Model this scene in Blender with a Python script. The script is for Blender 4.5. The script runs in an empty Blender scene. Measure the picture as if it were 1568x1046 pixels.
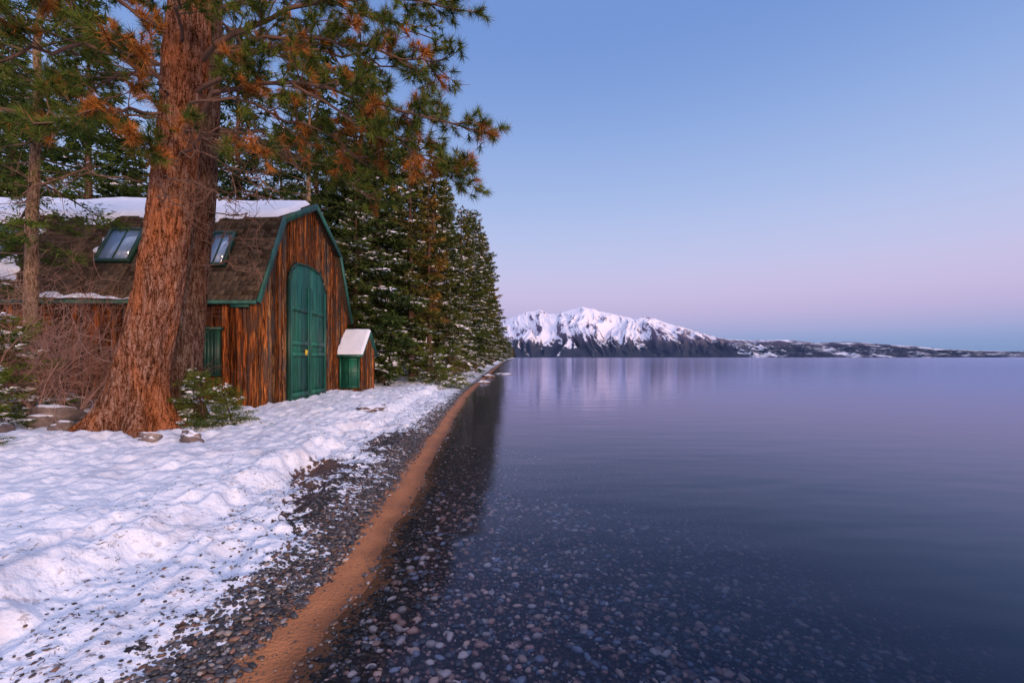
import bpy, math, bmesh
import numpy as np
from mathutils import Vector
R = np.random.default_rng(7)
sc = bpy.context.scene

# ------------------------------------------------------------------ helpers
def _h(ix, iy, s):
    n = (ix*374761393 + iy*668265263 + s*144269504) & 0xffffffff
    n = ((n ^ (n >> 13))*1274126177) & 0xffffffff
    return ((n ^ (n >> 16)) & 0xffffff)/float(0xffffff)
def vn(x, y, s=0):
    x = np.asarray(x, float); y = np.asarray(y, float)
    ix = np.floor(x).astype(np.int64); iy = np.floor(y).astype(np.int64)
    fx = x-ix; fy = y-iy
    fx = fx*fx*(3-2*fx); fy = fy*fy*(3-2*fy)
    a = _h(ix, iy, s); b = _h(ix+1, iy, s); c = _h(ix, iy+1, s); d = _h(ix+1, iy+1, s)
    return (a*(1-fx)+b*fx)*(1-fy)+(c*(1-fx)+d*fx)*fy
def fbm(x, y, o=4, s=0):
    r = 0; a = .5; t = 0
    for i in range(o):
        r = r+a*vn(x*2**i+i*17.3, y*2**i-i*9.1, s+i); t += a; a *= .5
    return r/t
def norm(v):
    return v/np.maximum(np.linalg.norm(v, axis=-1, keepdims=True), 1e-9)

def build(name, parts, mats, smooth=False, parent=None, attrs=None, link=True):
    Vs = []; loops = []; starts = []; mi = []; cols = []; off = 0; ls = 0
    for p in parts:
        V, F, m = p[0], p[1], p[2]
        c = p[3] if len(p) > 3 and p[3] is not None else None
        V = np.asarray(V, float).reshape(-1, 3)
        if c is None: c = np.ones((len(V), 3))
        c = np.broadcast_to(np.asarray(c, float), (len(V), 3))
        Vs.append(V); cols.append(c)
        Fl = F if isinstance(F, list) else [F]
        for f in Fl:
            f = np.asarray(f, np.int64)
            if f.ndim == 1: f = f[None]
            k = f.shape[1]
            loops.append((f+off).ravel()); starts.append(ls+np.arange(len(f))*k)
            ls += len(f)*k; mi.append(np.full(len(f), m))
        off += len(V)
    V = np.concatenate(Vs); L = np.concatenate(loops); S = np.concatenate(starts); MI = np.concatenate(mi); C = np.concatenate(cols)
    me = bpy.data.meshes.new(name)
    me.vertices.add(len(V)); me.vertices.foreach_set('co', V.astype(np.float32).ravel())
    me.loops.add(len(L)); me.loops.foreach_set('vertex_index', L.astype(np.int32))
    me.polygons.add(len(S)); me.polygons.foreach_set('loop_start', S.astype(np.int32))
    for m in mats: me.materials.append(m)
    me.update(calc_edges=True)
    me.polygons.foreach_set('material_index', MI.astype(np.int32))
    if smooth: me.polygons.foreach_set('use_smooth', np.ones(len(S), bool))
    a = me.color_attributes.new('Col', 'FLOAT_COLOR', 'POINT')
    a.data.foreach_set('color', np.concatenate([C, np.ones((len(C), 1))], 1).astype(np.float32).ravel())
    if attrs:
        for k, v in attrs.items():
            at = me.attributes.new(k, 'FLOAT', 'POINT'); at.data.foreach_set('value', np.asarray(v, np.float32))
    me.update()
    if not link: return me
    return obj(name, me, parent)
def obj(name, me, parent=None):
    o = bpy.data.objects.new(name, me); sc.collection.objects.link(o)
    if parent:
        o.parent = parent
        if 'pivot' in parent: o.location = -Vector(parent['pivot'])
    return o
def empty(name, loc=(0, 0, 0)):
    e = bpy.data.objects.new(name, None); e.empty_display_size = .3; sc.collection.objects.link(e)
    e.location = loc; e['pivot'] = loc
    return e

def sticks(A, B, ra, rb, n=4):
    A = np.asarray(A, float).reshape(-1, 3); B = np.asarray(B, float).reshape(-1, 3); N = len(A)
    ra = np.broadcast_to(ra, N)[:, None, None]; rb = np.broadcast_to(rb, N)[:, None, None]
    D = norm(B-A); ref = np.where(np.abs(D[:, 2:3]) < .9, np.array([[0, 0, 1.]]), np.array([[1., 0, 0]]))
    U = norm(np.cross(D, ref)); W = np.cross(D, U)
    t = np.arange(n)/n*2*np.pi
    ring = U[:, None]*np.cos(t)[None, :, None]+W[:, None]*np.sin(t)[None, :, None]
    V = np.concatenate([A[:, None]+ring*ra, B[:, None]+ring*rb], 1).reshape(-1, 3)
    k = np.arange(n); f = np.stack([k, (k+1) % n, n+(k+1) % n, n+k], 1)
    F = (f[None]+np.arange(N)[:, None, None]*2*n).reshape(-1, 4)
    return V, F
def tris(P, D, l, w, up=None):
    N = len(P); D = norm(D)
    S = norm(np.cross(D, R.normal(size=(N, 3)) if up is None else up))
    l = np.broadcast_to(l, N)[:, None]; w = np.broadcast_to(w, N)[:, None]
    V = np.stack([P-S*w, P+S*w, P+D*l], 1).reshape(-1, 3)
    F = np.arange(3*N).reshape(-1, 3)
    return V, F
def box(x0, x1, y0, y1, z0, z1):
    V = np.array([[x, y, z] for x in (x0, x1) for y in (y0, y1) for z in (z0, z1)], float)
    F = np.array([[0, 1, 3, 2], [4, 6, 7, 5], [0, 4, 5, 1], [2, 3, 7, 6], [0, 2, 6, 4], [1, 5, 7, 3]])
    return V, F
def extr_x(poly, x0, x1):
    n = len(poly); p = np.array(poly, float)
    V = np.concatenate([np.c_[np.full(n, x0), p], np.c_[np.full(n, x1), p]])
    k = np.arange(n)
    return V, [np.stack([k, (k+1) % n, n+(k+1) % n, n+k], 1), np.arange(n)[::-1][None], (np.arange(n)+n)[None]]
def grid_faces(nu, nv):
    i, j = np.meshgrid(np.arange(nu-1), np.arange(nv-1), indexing='ij')
    a = (i*nv+j).ravel()
    return np.stack([a, a+nv, a+nv+1, a+1], 1)

# ------------------------------------------------------------------ materials
def newmat(name):
    m = bpy.data.materials.new(name); m.use_nodes = True; nt = m.node_tree; nt.nodes.clear()
    o = nt.nodes.new('ShaderNodeOutputMaterial'); return m, nt, o
def nd(nt, t, ins=None, **props):
    n = nt.nodes.new(t)
    for k, v in props.items(): setattr(n, k, v)
    for k, v in (ins or {}).items():
        s = n.inputs[k]
        if isinstance(v, bpy.types.NodeSocket): nt.links.new(v, s)
        else: s.default_value = v
    return n
def MT(nt, op, a, b=0., c=0., clamp=False):
    n = nd(nt, 'ShaderNodeMath', {0: a, 1: b, 2: c}, operation=op); n.use_clamp = clamp; return n.outputs[0]
def ramp(nt, fac, els, interp='LINEAR'):
    n = nd(nt, 'ShaderNodeValToRGB', {0: fac}); cr = n.color_ramp; cr.interpolation = interp
    while len(cr.elements) < len(els): cr.elements.new(.5)
    for e, (p, c) in zip(cr.elements, els):
        e.position = p; e.color = (*c, 1) if len(c) == 3 else c
    return n.outputs[0]
def mixc(nt, f, a, b, mode='MIX'):
    n = nd(nt, 'ShaderNodeMix', data_type='RGBA', blend_type=mode)
    for i, v in ((0, f), (6, a), (7, b)):
        if isinstance(v, bpy.types.NodeSocket): nt.links.new(v, n.inputs[i])
        else: n.inputs[i].default_value = v if i == 0 else (*v, 1)
    return n.outputs[2]
def smooth(nt, v, a, b, lo=0., hi=1.):
    n = nd(nt, 'ShaderNodeMapRange', {0: v, 1: a, 2: b, 3: lo, 4: hi}, interpolation_type='SMOOTHSTEP'); return n.outputs[0]
def noise(nt, vec, scale, det=4., rough=.55):
    return nd(nt, 'ShaderNodeTexNoise', {'Vector': vec, 'Scale': scale, 'Detail': det, 'Roughness': rough}).outputs[0]
def mapping(nt, sc_, src='Object'):
    tc = nd(nt, 'ShaderNodeTexCoord')
    return nd(nt, 'ShaderNodeMapping', {'Vector': tc.outputs[src], 'Scale': sc_}).outputs[0]
def attr(nt, n, col=False):
    a = nd(nt, 'ShaderNodeAttribute', attribute_name=n); return a.outputs['Color'] if col else a.outputs['Fac']
def princ(nt, o, col, rough=.8, bump=None, bs=.5, bd=.02, spec=.3, **kw):
    ins = {'Base Color': col if isinstance(col, bpy.types.NodeSocket) else (*col, 1), 'Roughness': rough, 'Specular IOR Level': spec}
    ins.update(kw)
    if bump is not None:
        ins['Normal'] = nd(nt, 'ShaderNodeBump', {'Height': bump, 'Strength': bs, 'Distance': bd}).outputs[0]
    p = nd(nt, 'ShaderNodeBsdfPrincipled', ins); nt.links.new(p.outputs[0], o.inputs[0]); return p
def diff(nt, o, col, bump=None, bs=.5, bd=.02):
    ins = {'Color': col}
    if bump is not None:
        ins['Normal'] = nd(nt, 'ShaderNodeBump', {'Height': bump, 'Strength': bs, 'Distance': bd}).outputs[0]
    p = nd(nt, 'ShaderNodeBsdfDiffuse', ins); nt.links.new(p.outputs[0], o.inputs[0])

def bark_mat(name, dark, mid, light, warm, sx=1., wf=.5):
    m, nt, o = newmat(name)
    v1 = mapping(nt, (sx*9, sx*9, sx*1.9))
    n1 = noise(nt, v1, 1.6, 7., .66)
    n2 = noise(nt, mapping(nt, (sx*24, sx*24, sx*12)), 2.2, 4., .6)
    n3 = noise(nt, mapping(nt, (1.6, 1.6, .45)), 1.6, 3.)
    wv = nd(nt, 'ShaderNodeTexNoise', {'Vector': v1, 'Scale': .9, 'Detail': 3.}).outputs['Color']
    vv = nd(nt, 'ShaderNodeVectorMath', {0: mapping(nt, (sx*9, sx*9, sx*2.6)), 1: nd(nt, 'ShaderNodeVectorMath', {0: wv, 3: 2.2}, operation='SCALE').outputs[0]}, operation='ADD').outputs[0]
    ve = nd(nt, 'ShaderNodeTexVoronoi', {'Vector': vv, 'Scale': 1.5}, feature='DISTANCE_TO_EDGE').outputs[0]
    fur = smooth(nt, ve, .0, .15, -.07, .015)
    h = MT(nt, 'ADD', MT(nt, 'MULTIPLY', n1, .60), MT(nt, 'MULTIPLY', n2, .47))
    h = MT(nt, 'ADD', h, fur)
    c = ramp(nt, h, [(.38, dark), (.46, tuple(x*.5 for x in mid)), (.52, mid), (.60, light), (.70, tuple(x*1.35 for x in light))])
    c = mixc(nt, smooth(nt, n3, .42, .62, 0., wf), c, mixc(nt, 1., ramp(nt, h, [(.40, (.10, .10, .10)), (.58, (1, 1, 1))]), warm, 'MULTIPLY'))
    diff(nt, o, c, h, 1., .10)
    return m
M_bark = bark_mat('pine_bark', (.030, .012, .008), (.22, .090, .048), (.35, .21, .155), (.52, .175, .065), 1.3, .75)
M_bark2 = bark_mat('dark_bark', (.02, .012, .010), (.12, .066, .048), (.20, .15, .125), (.2, .09, .05), 1.5)
M_barkpale = bark_mat('pale_bark', (.08, .045, .03), (.32, .21, .14), (.48, .36, .27), (.44, .25, .13), 2.)
def colmat(name, rough=.75, spec=.2, bumpscale=None):
    m, nt, o = newmat(name)
    c = attr(nt, 'Col', True)
    b = noise(nt, mapping(nt, (1, 1, 1)), bumpscale, 4.) if bumpscale else None
    princ(nt, o, c, rough, b, .4, .02, spec)
    return m
m, nt, o = newmat('needles'); M_needle = m; diff(nt, o, attr(nt, 'Col', True))
m, nt, o = newmat('twig_bark'); M_twig = m; diff(nt, o, attr(nt, 'Col', True))
M_stone = colmat('stones', .45, .5)
def snow_nodes(nt, vec):
    n1 = noise(nt, vec, 3., 4.); n2 = noise(nt, vec, 19., 4., .6)
    c = mixc(nt, n1, (.66, .69, .78), (.80, .81, .86))
    return c, MT(nt, 'ADD', n1, MT(nt, 'MULTIPLY', n2, .55))
m, nt, o = newmat('snow'); M_snow = m
c, b = snow_nodes(nt, mapping(nt, (1, 1, 1)))
diff(nt, o, c, b, .5, .05)
m, nt, o = newmat('granite'); M_rock = m
v = mapping(nt, (1, 1, 1)); n1 = noise(nt, v, 4., 8., .65)
geo = nd(nt, 'ShaderNodeNewGeometry'); nz = nd(nt, 'ShaderNodeSeparateXYZ', {0: geo.outputs['Normal']}).outputs[2]
c = ramp(nt, n1, [(.3, (.05, .04, .04)), (.5, (.16, .12, .11)), (.7, (.3, .24, .21))])
c = mixc(nt, smooth(nt, MT(nt, 'ADD', nz, n1), 1.22, 1.34), c, (.8, .8, .86))
princ(nt, o, c, .8, n1, .8, .05)
def paint(name, col, rough=.5):
    m, nt, o = newmat(name)
    n1 = noise(nt, mapping(nt, (2, 2, .4)), 3., 6., .6); n2 = noise(nt, mapping(nt, (1, 1, .12)), 40., 3.)
    c = mixc(nt, smooth(nt, n1, .3, .75), tuple(x*.5 for x in col), tuple(x*1.25 for x in col))
    princ(nt, o, c, rough, n2, .3, .01, .4); return m
M_green = paint('green_paint', (.012, .125, .078))
M_trim = paint('trim_paint', (.018, .105, .078))
M_dgreen = paint('dark_green_paint', (.008, .048, .028))
M_yellow = paint('yellow_sign', (.6, .4, .03))
m, nt, o = newmat('bark_slab_wood'); M_wood = m
v1 = mapping(nt, (10, 10, .55)); n1 = noise(nt, v1, 2.4, 8., .72)
n2 = noise(nt, mapping(nt, (5, 5, .7)), 1.3, 5., .6); n3 = noise(nt, mapping(nt, (30, 30, 2)), 2., 4.)
c = ramp(nt, n1, [(.37, (.015, .008, .006)), (.455, (.10, .035, .015)), (.53, (.31, .098, .030)), (.66, (.56, .22, .07))])
c = mixc(nt, smooth(nt, n2, .47, .60), c, mixc(nt, n3, (.025, .016, .012), (.19, .11, .075)))
c = mixc(nt, 1., c, attr(nt, 'Col', True), 'MULTIPLY')
diff(nt, o, c, MT(nt, 'ADD', n1, MT(nt, 'MULTIPLY', n3, .4)), .9, .04)
m, nt, o = newmat('wood_shingle'); M_shing = m
n1 = noise(nt, mapping(nt, (20, 5, 5)), 2., 5., .65)
c = mixc(nt, 1., attr(nt, 'Col', True), ramp(nt, n1, [(.3, (.45, .45, .45)), (.7, (1.3, 1.3, 1.3))]), 'MULTIPLY')
diff(nt, o, c, n1, .5, .01)
m, nt, o = newmat('window_glass'); M_glass = m
princ(nt, o, mixc(nt, noise(nt, mapping(nt, (1, 1, 1)), 1.5, 2.), (.10, .18, .30), (.30, .42, .60)), .1, None, spec=1.)  # pale blue sky reflection painted into the glass base colour
m, nt, o = newmat('dark_inside'); M_dark = m
diff(nt, o, (.03, .02, .015, 1))

# ------------------------------------------------------------------ terrain
SY = np.array([-40, 2.4, 4, 7.4, 12, 20, 50, 100, 200, 400, 700, 1200, 1500, 2200, 6000.])
SX = np.array([-1.1, -1.15, -1.12, -1.3, -1.55, -1.9, -2.2, -2.6, -3, -1, 6, 2, -60, -500, -1500.])
def shore(y): return np.interp(y, SY, SX)
def dist(x, y):
    near = np.clip(1-(y/60), 0, 1)
    w = (fbm(x*.3+3, y*.9, 3, 5)-.5)*.26*near+(fbm(x*.5, y*3, 3, 6)-.5)*.12*near
    return shore(y)-x+w
def height(x, y, detail=True):
    x = np.asarray(x, float); y = np.asarray(y, float)
    d = dist(x, y)
    dd = d+np.where((d > .8) & (y < 200), (fbm(x*.8, y*.8, 3, 11)-.5)*1.0*np.clip((d-.8)/.8, 0, 1)*(np.clip((5-d)/2, 0, 1)), 0)
    land = np.interp(dd, [0, .4, .62, .85, 1.6, 1.9, 3, 4.5, 5.5, 8, 20, 100, 600], [0, .035, .08, .13, .19, .37, .40, .44, .54, .66, 1.4, 6, 9])
    bed = -np.interp(-d, [0, .5, 1.5, 4, 10, 30], [0, .06, .17, .5, 2, 4.5])
    z = np.where(d > 0, land, bed)
    if detail:
        a = np.clip((d-.5)/.5, 0, 1)
        lump = (fbm(x*1.1, y*1.1, 4, 21)-.5)*.15*np.clip((d-1)/1.2, 0, 1)
        f1 = vn(x*5.0+.9*vn(x*2, y*2, 3), y*4.0+.9*vn(y*2, x*2, 4), 31)
        foot = -np.clip(f1-.55, 0, 1)**1.2*.34
        f2 = vn(x*2.3, y*2.6+7, 37); foot = foot*np.clip((f2-.25)*3, 0, 1)
        fine = (fbm(x*9, y*7, 4, 41)-.5)*.12
        z = z+a*(lump+foot+fine)*np.clip(1.5-y/80, .0, 1)
        rr = np.abs(vn(x*.9+y*.35, y*.45-x*.2, 77)-.5)*2
        z = z+a*np.clip((d-1.2), 0, 1)*(.05*(1-rr)**4)
    return z
def nonuni(segs):
    out = []
    for a, b, n in segs: out.append(np.linspace(a, b, n, endpoint=False))
    return np.concatenate(out)
gx = np.concatenate([-np.geomspace(3500, 14, 40), nonuni([(-14+.1, -8, 60), (-8, -3.4, 140), (-3.4, -.6, 150), (-.6, 4, 60)]), np.geomspace(4, 4000, 36)])
gy = np.concatenate([nonuni([(-40, -2, 16), (-2, 1.6, 20)]), np.geomspace(1.6, 60, 520), np.geomspace(61, 7000, 60)])
X, Y = np.meshgrid(gx, gy, indexing='ij'); Z = height(X, Y)
D = dist(X, Y)
sv = np.clip((D-.36)/.55, -1, 3)
def gauss(cx, cy, sx, sy): return np.exp(-((X-cx)/sx)**2-((Y-cy)/sy)**2)
sv = sv-2.35*gauss(-2.75, 6.2, .40, .8)-2.2*gauss(-3.5, 11.5, .3, 1.2)-1.1*gauss(-2.3, 4.9, .35, .8)-1.3*gauss(-2.4, 8.5, .4, 1.2)-2.8*gauss(-6.4, 7.6, .8, .7)-1.6*gauss(-9.3, 9.2, 2.0, .7)
sv = np.where(D > 9, sv-.5*fbm(X*.4, Y*.4, 3, 9), sv)
V = np.stack([X, Y, Z], -1).reshape(-1, 3)

m, nt, o = newmat('shore_ground')
tc = nd(nt, 'ShaderNodeTexCoord').outputs['Object']
d = attr(nt, 'shore_d'); s = attr(nt, 'snow_v')
nA = noise(nt, tc, 2.2, 3.); nB = noise(nt, tc, 11., 4., .6); nC = noise(nt, tc, 45., 2.)
ss = MT(nt, 'ADD', s, MT(nt, 'MULTIPLY', MT(nt, 'SUBTRACT', nB, .5), 3.2))
ss = MT(nt, 'ADD', ss, MT(nt, 'MULTIPLY', MT(nt, 'SUBTRACT', nA, .5), 1.6))
ss = MT(nt, 'ADD', ss, MT(nt, 'MULTIPLY', MT(nt, 'SUBTRACT', nC, .5), .7))
sf = smooth(nt, ss, .45, .58)
scol, sb = snow_nodes(nt, tc)
lit = MT(nt, 'MULTIPLY', smooth(nt, noise(nt, tc, 13., 5., .7), .57, .64), smooth(nt, d, 2.8, .7, 0., .85))
scol = mixc(nt, lit, scol, (.13, .08, .07))
dirt = MT(nt, 'MULTIPLY', smooth(nt, noise(nt, tc, 1.3, 5., .65), .50, .68), smooth(nt, d, 6., 1.0, .05, .45))
scol = mixc(nt, dirt, scol, (.42, .37, .40))
vo = nd(nt, 'ShaderNodeTexVoronoi', {'Vector': tc, 'Scale': 36.})
vcol = nd(nt, 'ShaderNodeSeparateColor', {0: vo.outputs['Color']}).outputs[0]
pcol = ramp(nt, vcol, [(0., (.02, .02, .022)), (.45, (.06, .052, .05)), (.7, (.13, .08, .06)), (.9, (.20, .18, .17)), (1., (.34, .29, .27))])
pcol = mixc(nt, smooth(nt, vo.outputs['Distance'], .35, .6), pcol, (.02, .015, .013))
under = smooth(nt, d, -.1, -.5)
pcol = mixc(nt, under, pcol, mixc(nt, 1., pcol, (2.2, 1.5, 1.5), 'MULTIPLY'))
sand = mixc(nt, noise(nt, tc, 160., 3.), (.28, .090, .03), (.62, .25, .10))
sand = mixc(nt, smooth(nt, nA, .35, .65, 0., .5), sand, (.24, .09, .04))
dn = MT(nt, 'ADD', d, MT(nt, 'MULTIPLY', MT(nt, 'SUBTRACT', nB, .5), .50))
dn = MT(nt, 'ADD', dn, MT(nt, 'MULTIPLY', MT(nt, 'SUBTRACT', nC, .5), .30))
sandf = MT(nt, 'MULTIPLY', smooth(nt, dn, -.14, -.06), smooth(nt, dn, .36, .30))
inl = smooth(nt, d, .9, 1.5)
soil = mixc(nt, nB, (.05, .025, .018), (.22, .10, .055))
soil = mixc(nt, smooth(nt, nC, .45, .6), soil, (.06, .045, .04))
gcol = mixc(nt, sandf, pcol, sand); gcol = mixc(nt, inl, gcol, soil)
wet = smooth(nt, d, .20, .0, 1., .5)
gcol = mixc(nt, 1., gcol, nd(nt, 'ShaderNodeCombineColor', {0: wet, 1: wet, 2: wet}).outputs[0], 'MULTIPLY')
col = mixc(nt, sf, gcol, scol)
hh = nd(nt, 'ShaderNodeMix', {0: smooth(nt, d, .3, .8), 2: MT(nt, 'MULTIPLY', nC, .5), 3: MT(nt, 'MULTIPLY', sb, 1.5)}).outputs[0]
princ(nt, o, col, .6, hh, .85, .03, .3)
build('ground', [(V, grid_faces(len(gx), len(gy)), 0)], [m], True, attrs={'shore_d': D.ravel(), 'snow_v': sv.ravel()})

# ------------------------------------------------------------------ water
m, nt, o = newmat('lake_water')
g = nd(nt, 'ShaderNodeNewGeometry'); pos = nd(nt, 'ShaderNodeSeparateXYZ', {0: g.outputs['Position']})
deep = smooth(nt, pos.outputs[0], -1.0, 5.5)
deep = MT(nt, 'POWER', deep, .85)
far = smooth(nt, pos.outputs[1], 7., 20.)
deep = MT(nt, 'MAXIMUM', MT(nt, 'MULTIPLY', deep, .97), MT(nt, 'MULTIPLY', far, smooth(nt, pos.outputs[0], -2.0, .5)))
wn = noise(nt, nd(nt, 'ShaderNodeMapping', {'Vector': g.outputs['Position'], 'Scale': (.35, .9, 1)}).outputs[0], 1.2, 2.)
bmp = nd(nt, 'ShaderNodeBump', {'Height': wn, 'Strength': .12, 'Distance': .12}).outputs[0]
fr = nd(nt, 'ShaderNodeFresnel', {'IOR': 1.31, 'Normal': bmp}).outputs[0]
tcol = mixc(nt, smooth(nt, pos.outputs[0], -1.3, 1.5), (.96, .97, .98), (.66, .76, .88))
tr = nd(nt, 'ShaderNodeBsdfTransparent', {'Color': tcol})
dcol = mixc(nt, smooth(nt, pos.outputs[0], 0., 9.), (.002, .009, .024), (.003, .026, .040))
df = nd(nt, 'ShaderNodeBsdfDiffuse', {'Color': dcol})
b1 = nd(nt, 'ShaderNodeMixShader', {0: deep, 1: tr.outputs[0], 2: df.outputs[0]})
gl = nd(nt, 'ShaderNodeBsdfGlossy', {'Color': (.76, .76, .95, 1), 'Roughness': .11, 'Normal': bmp})
b2 = nd(nt, 'ShaderNodeMixShader', {0: fr, 1: b1.outputs[0], 2: gl.outputs[0]})
nt.links.new(b2.outputs[0], o.inputs[0])
build('lake_water', [([[-3500, -40, 0], [4000, -40, 0], [4000, 7000, 0], [-3500, 7000, 0]], np.array([[0, 1, 2, 3]]), 0)], [m])

# ------------------------------------------------------------------ mountains
pu = np.array([-600, 0, 400, 700, 755, 780, 795, 805, 815, 825, 838, 850, 862, 870, 882, 890, 905, 918, 930, 950, 970, 985, 1000, 1020, 1050, 1080, 1110, 1150, 1200, 1250, 1300, 1350, 1400, 1440, 1500, 1568, 1700, 2300])
pv = np.array([500, 490, 480, 505, 497, 488, 482, 477, 477, 474, 480, 481, 477, 475, 472, 470, 472, 477, 479, 482, 489, 485, 487, 494, 503, 512, 519, 521, 520, 525, 523, 527, 530, 534, 537, 538, 534, 528])
mx = (pu-784)*5.74; mz = (547-pv)*5.74
xs = np.concatenate([np.linspace(-8000, -400, 60, endpoint=False), np.linspace(-400, 2200, 620, endpoint=False), np.linspace(2200, 8500, 240)])
ts = np.concatenate([np.linspace(-.02, 1, 120), np.linspace(1.05, 2, 12)])
MX, T = np.meshgrid(xs, ts, indexing='ij')
RZ = np.interp(MX, mx, mz)+(fbm(MX/45, MX*0, 4, 3)-.5)*14*np.clip(np.interp(MX, mx, mz)/250, .3, 1)
sh = np.where(T < 1, np.clip(T, 0, 1)**1.35, 1-(T-1)*.8)
warp = (fbm(MX/300, T*2, 3, 8)-.5)*320
q1 = fbm((MX+warp)/170, T*1.0, 4, 61); spur = 1-np.abs(2*q1-1)*2.6
q2 = fbm((MX+warp*1.4)/60, T*3, 3, 62); spur2 = 1-np.abs(2*q2-1)*2.6
amp = np.clip(T*(1.0-T)*4, 0, 1)*RZ*.17
MZ = RZ*sh+amp*(spur*.8+spur2*.3-.2)+np.clip(T*8, 0, 1)*(fbm(MX/90, T*7, 3, 68)-.3)*22*np.clip(1-T*1.5, 0, 1)
MZ = np.where(T <= 0, -30, MZ)
MY = 2500+T*1500; PX = MX*np.where(T < 1, .72+.28*T, 1)
gxz = np.gradient(MZ, axis=0)/np.maximum(np.gradient(PX, axis=0), 1)
snowm = np.clip((MZ-75)/60, -.75, 1.4)-np.abs(gxz)*.5-np.clip(spur2-.4, 0, 1)*1.0+np.clip(-gxz, -1, 1)*.3+(fbm(MX/60, T*9, 4, 90)-.5)*2.4
rightp = np.clip((MX-900)/500, 0, 1); snowm -= rightp*.7
snowm = np.where(MX > 1800, -.25+(fbm(MX/120, T*9, 4, 91)-.5)*2.4+np.clip((T-.7)*2, 0, 1)*.7, snowm)
m, nt, o = newmat('mountain_slope')
tc = nd(nt, 'ShaderNodeTexCoord').outputs['Object']
s = attr(nt, 'snow_v')
n1 = noise(nt, tc, .035, 6., .72); n2 = noise(nt, nd(nt, 'ShaderNodeMapping', {'Vector': tc, 'Scale': (1, .2, .35)}).outputs[0], .07, 4., .6)
ss = MT(nt, 'ADD', s, MT(nt, 'MULTIPLY', MT(nt, 'SUBTRACT', n1, .5), 3.4)); ss = MT(nt, 'ADD', ss, MT(nt, 'MULTIPLY', MT(nt, 'SUBTRACT', n2, .5), 2.6))
zz = nd(nt, 'ShaderNodeSeparateXYZ', {0: tc}).outputs[2]
base = mixc(nt, smooth(nt, zz, 50., 200.), (.045, .055, .085), (.16, .13, .18))  # forest and rock colours shifted bluish to paint in distance haze
c = mixc(nt, smooth(nt, ss, .05, .5), base, (.74, .71, .78))
diff(nt, o, c)
build('snowy_mountains', [(np.stack([PX, MY, MZ], -1).reshape(-1, 3), grid_faces(len(xs), len(ts)), 0)], [m], True, attrs={'snow_v': snowm.ravel()})

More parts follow.
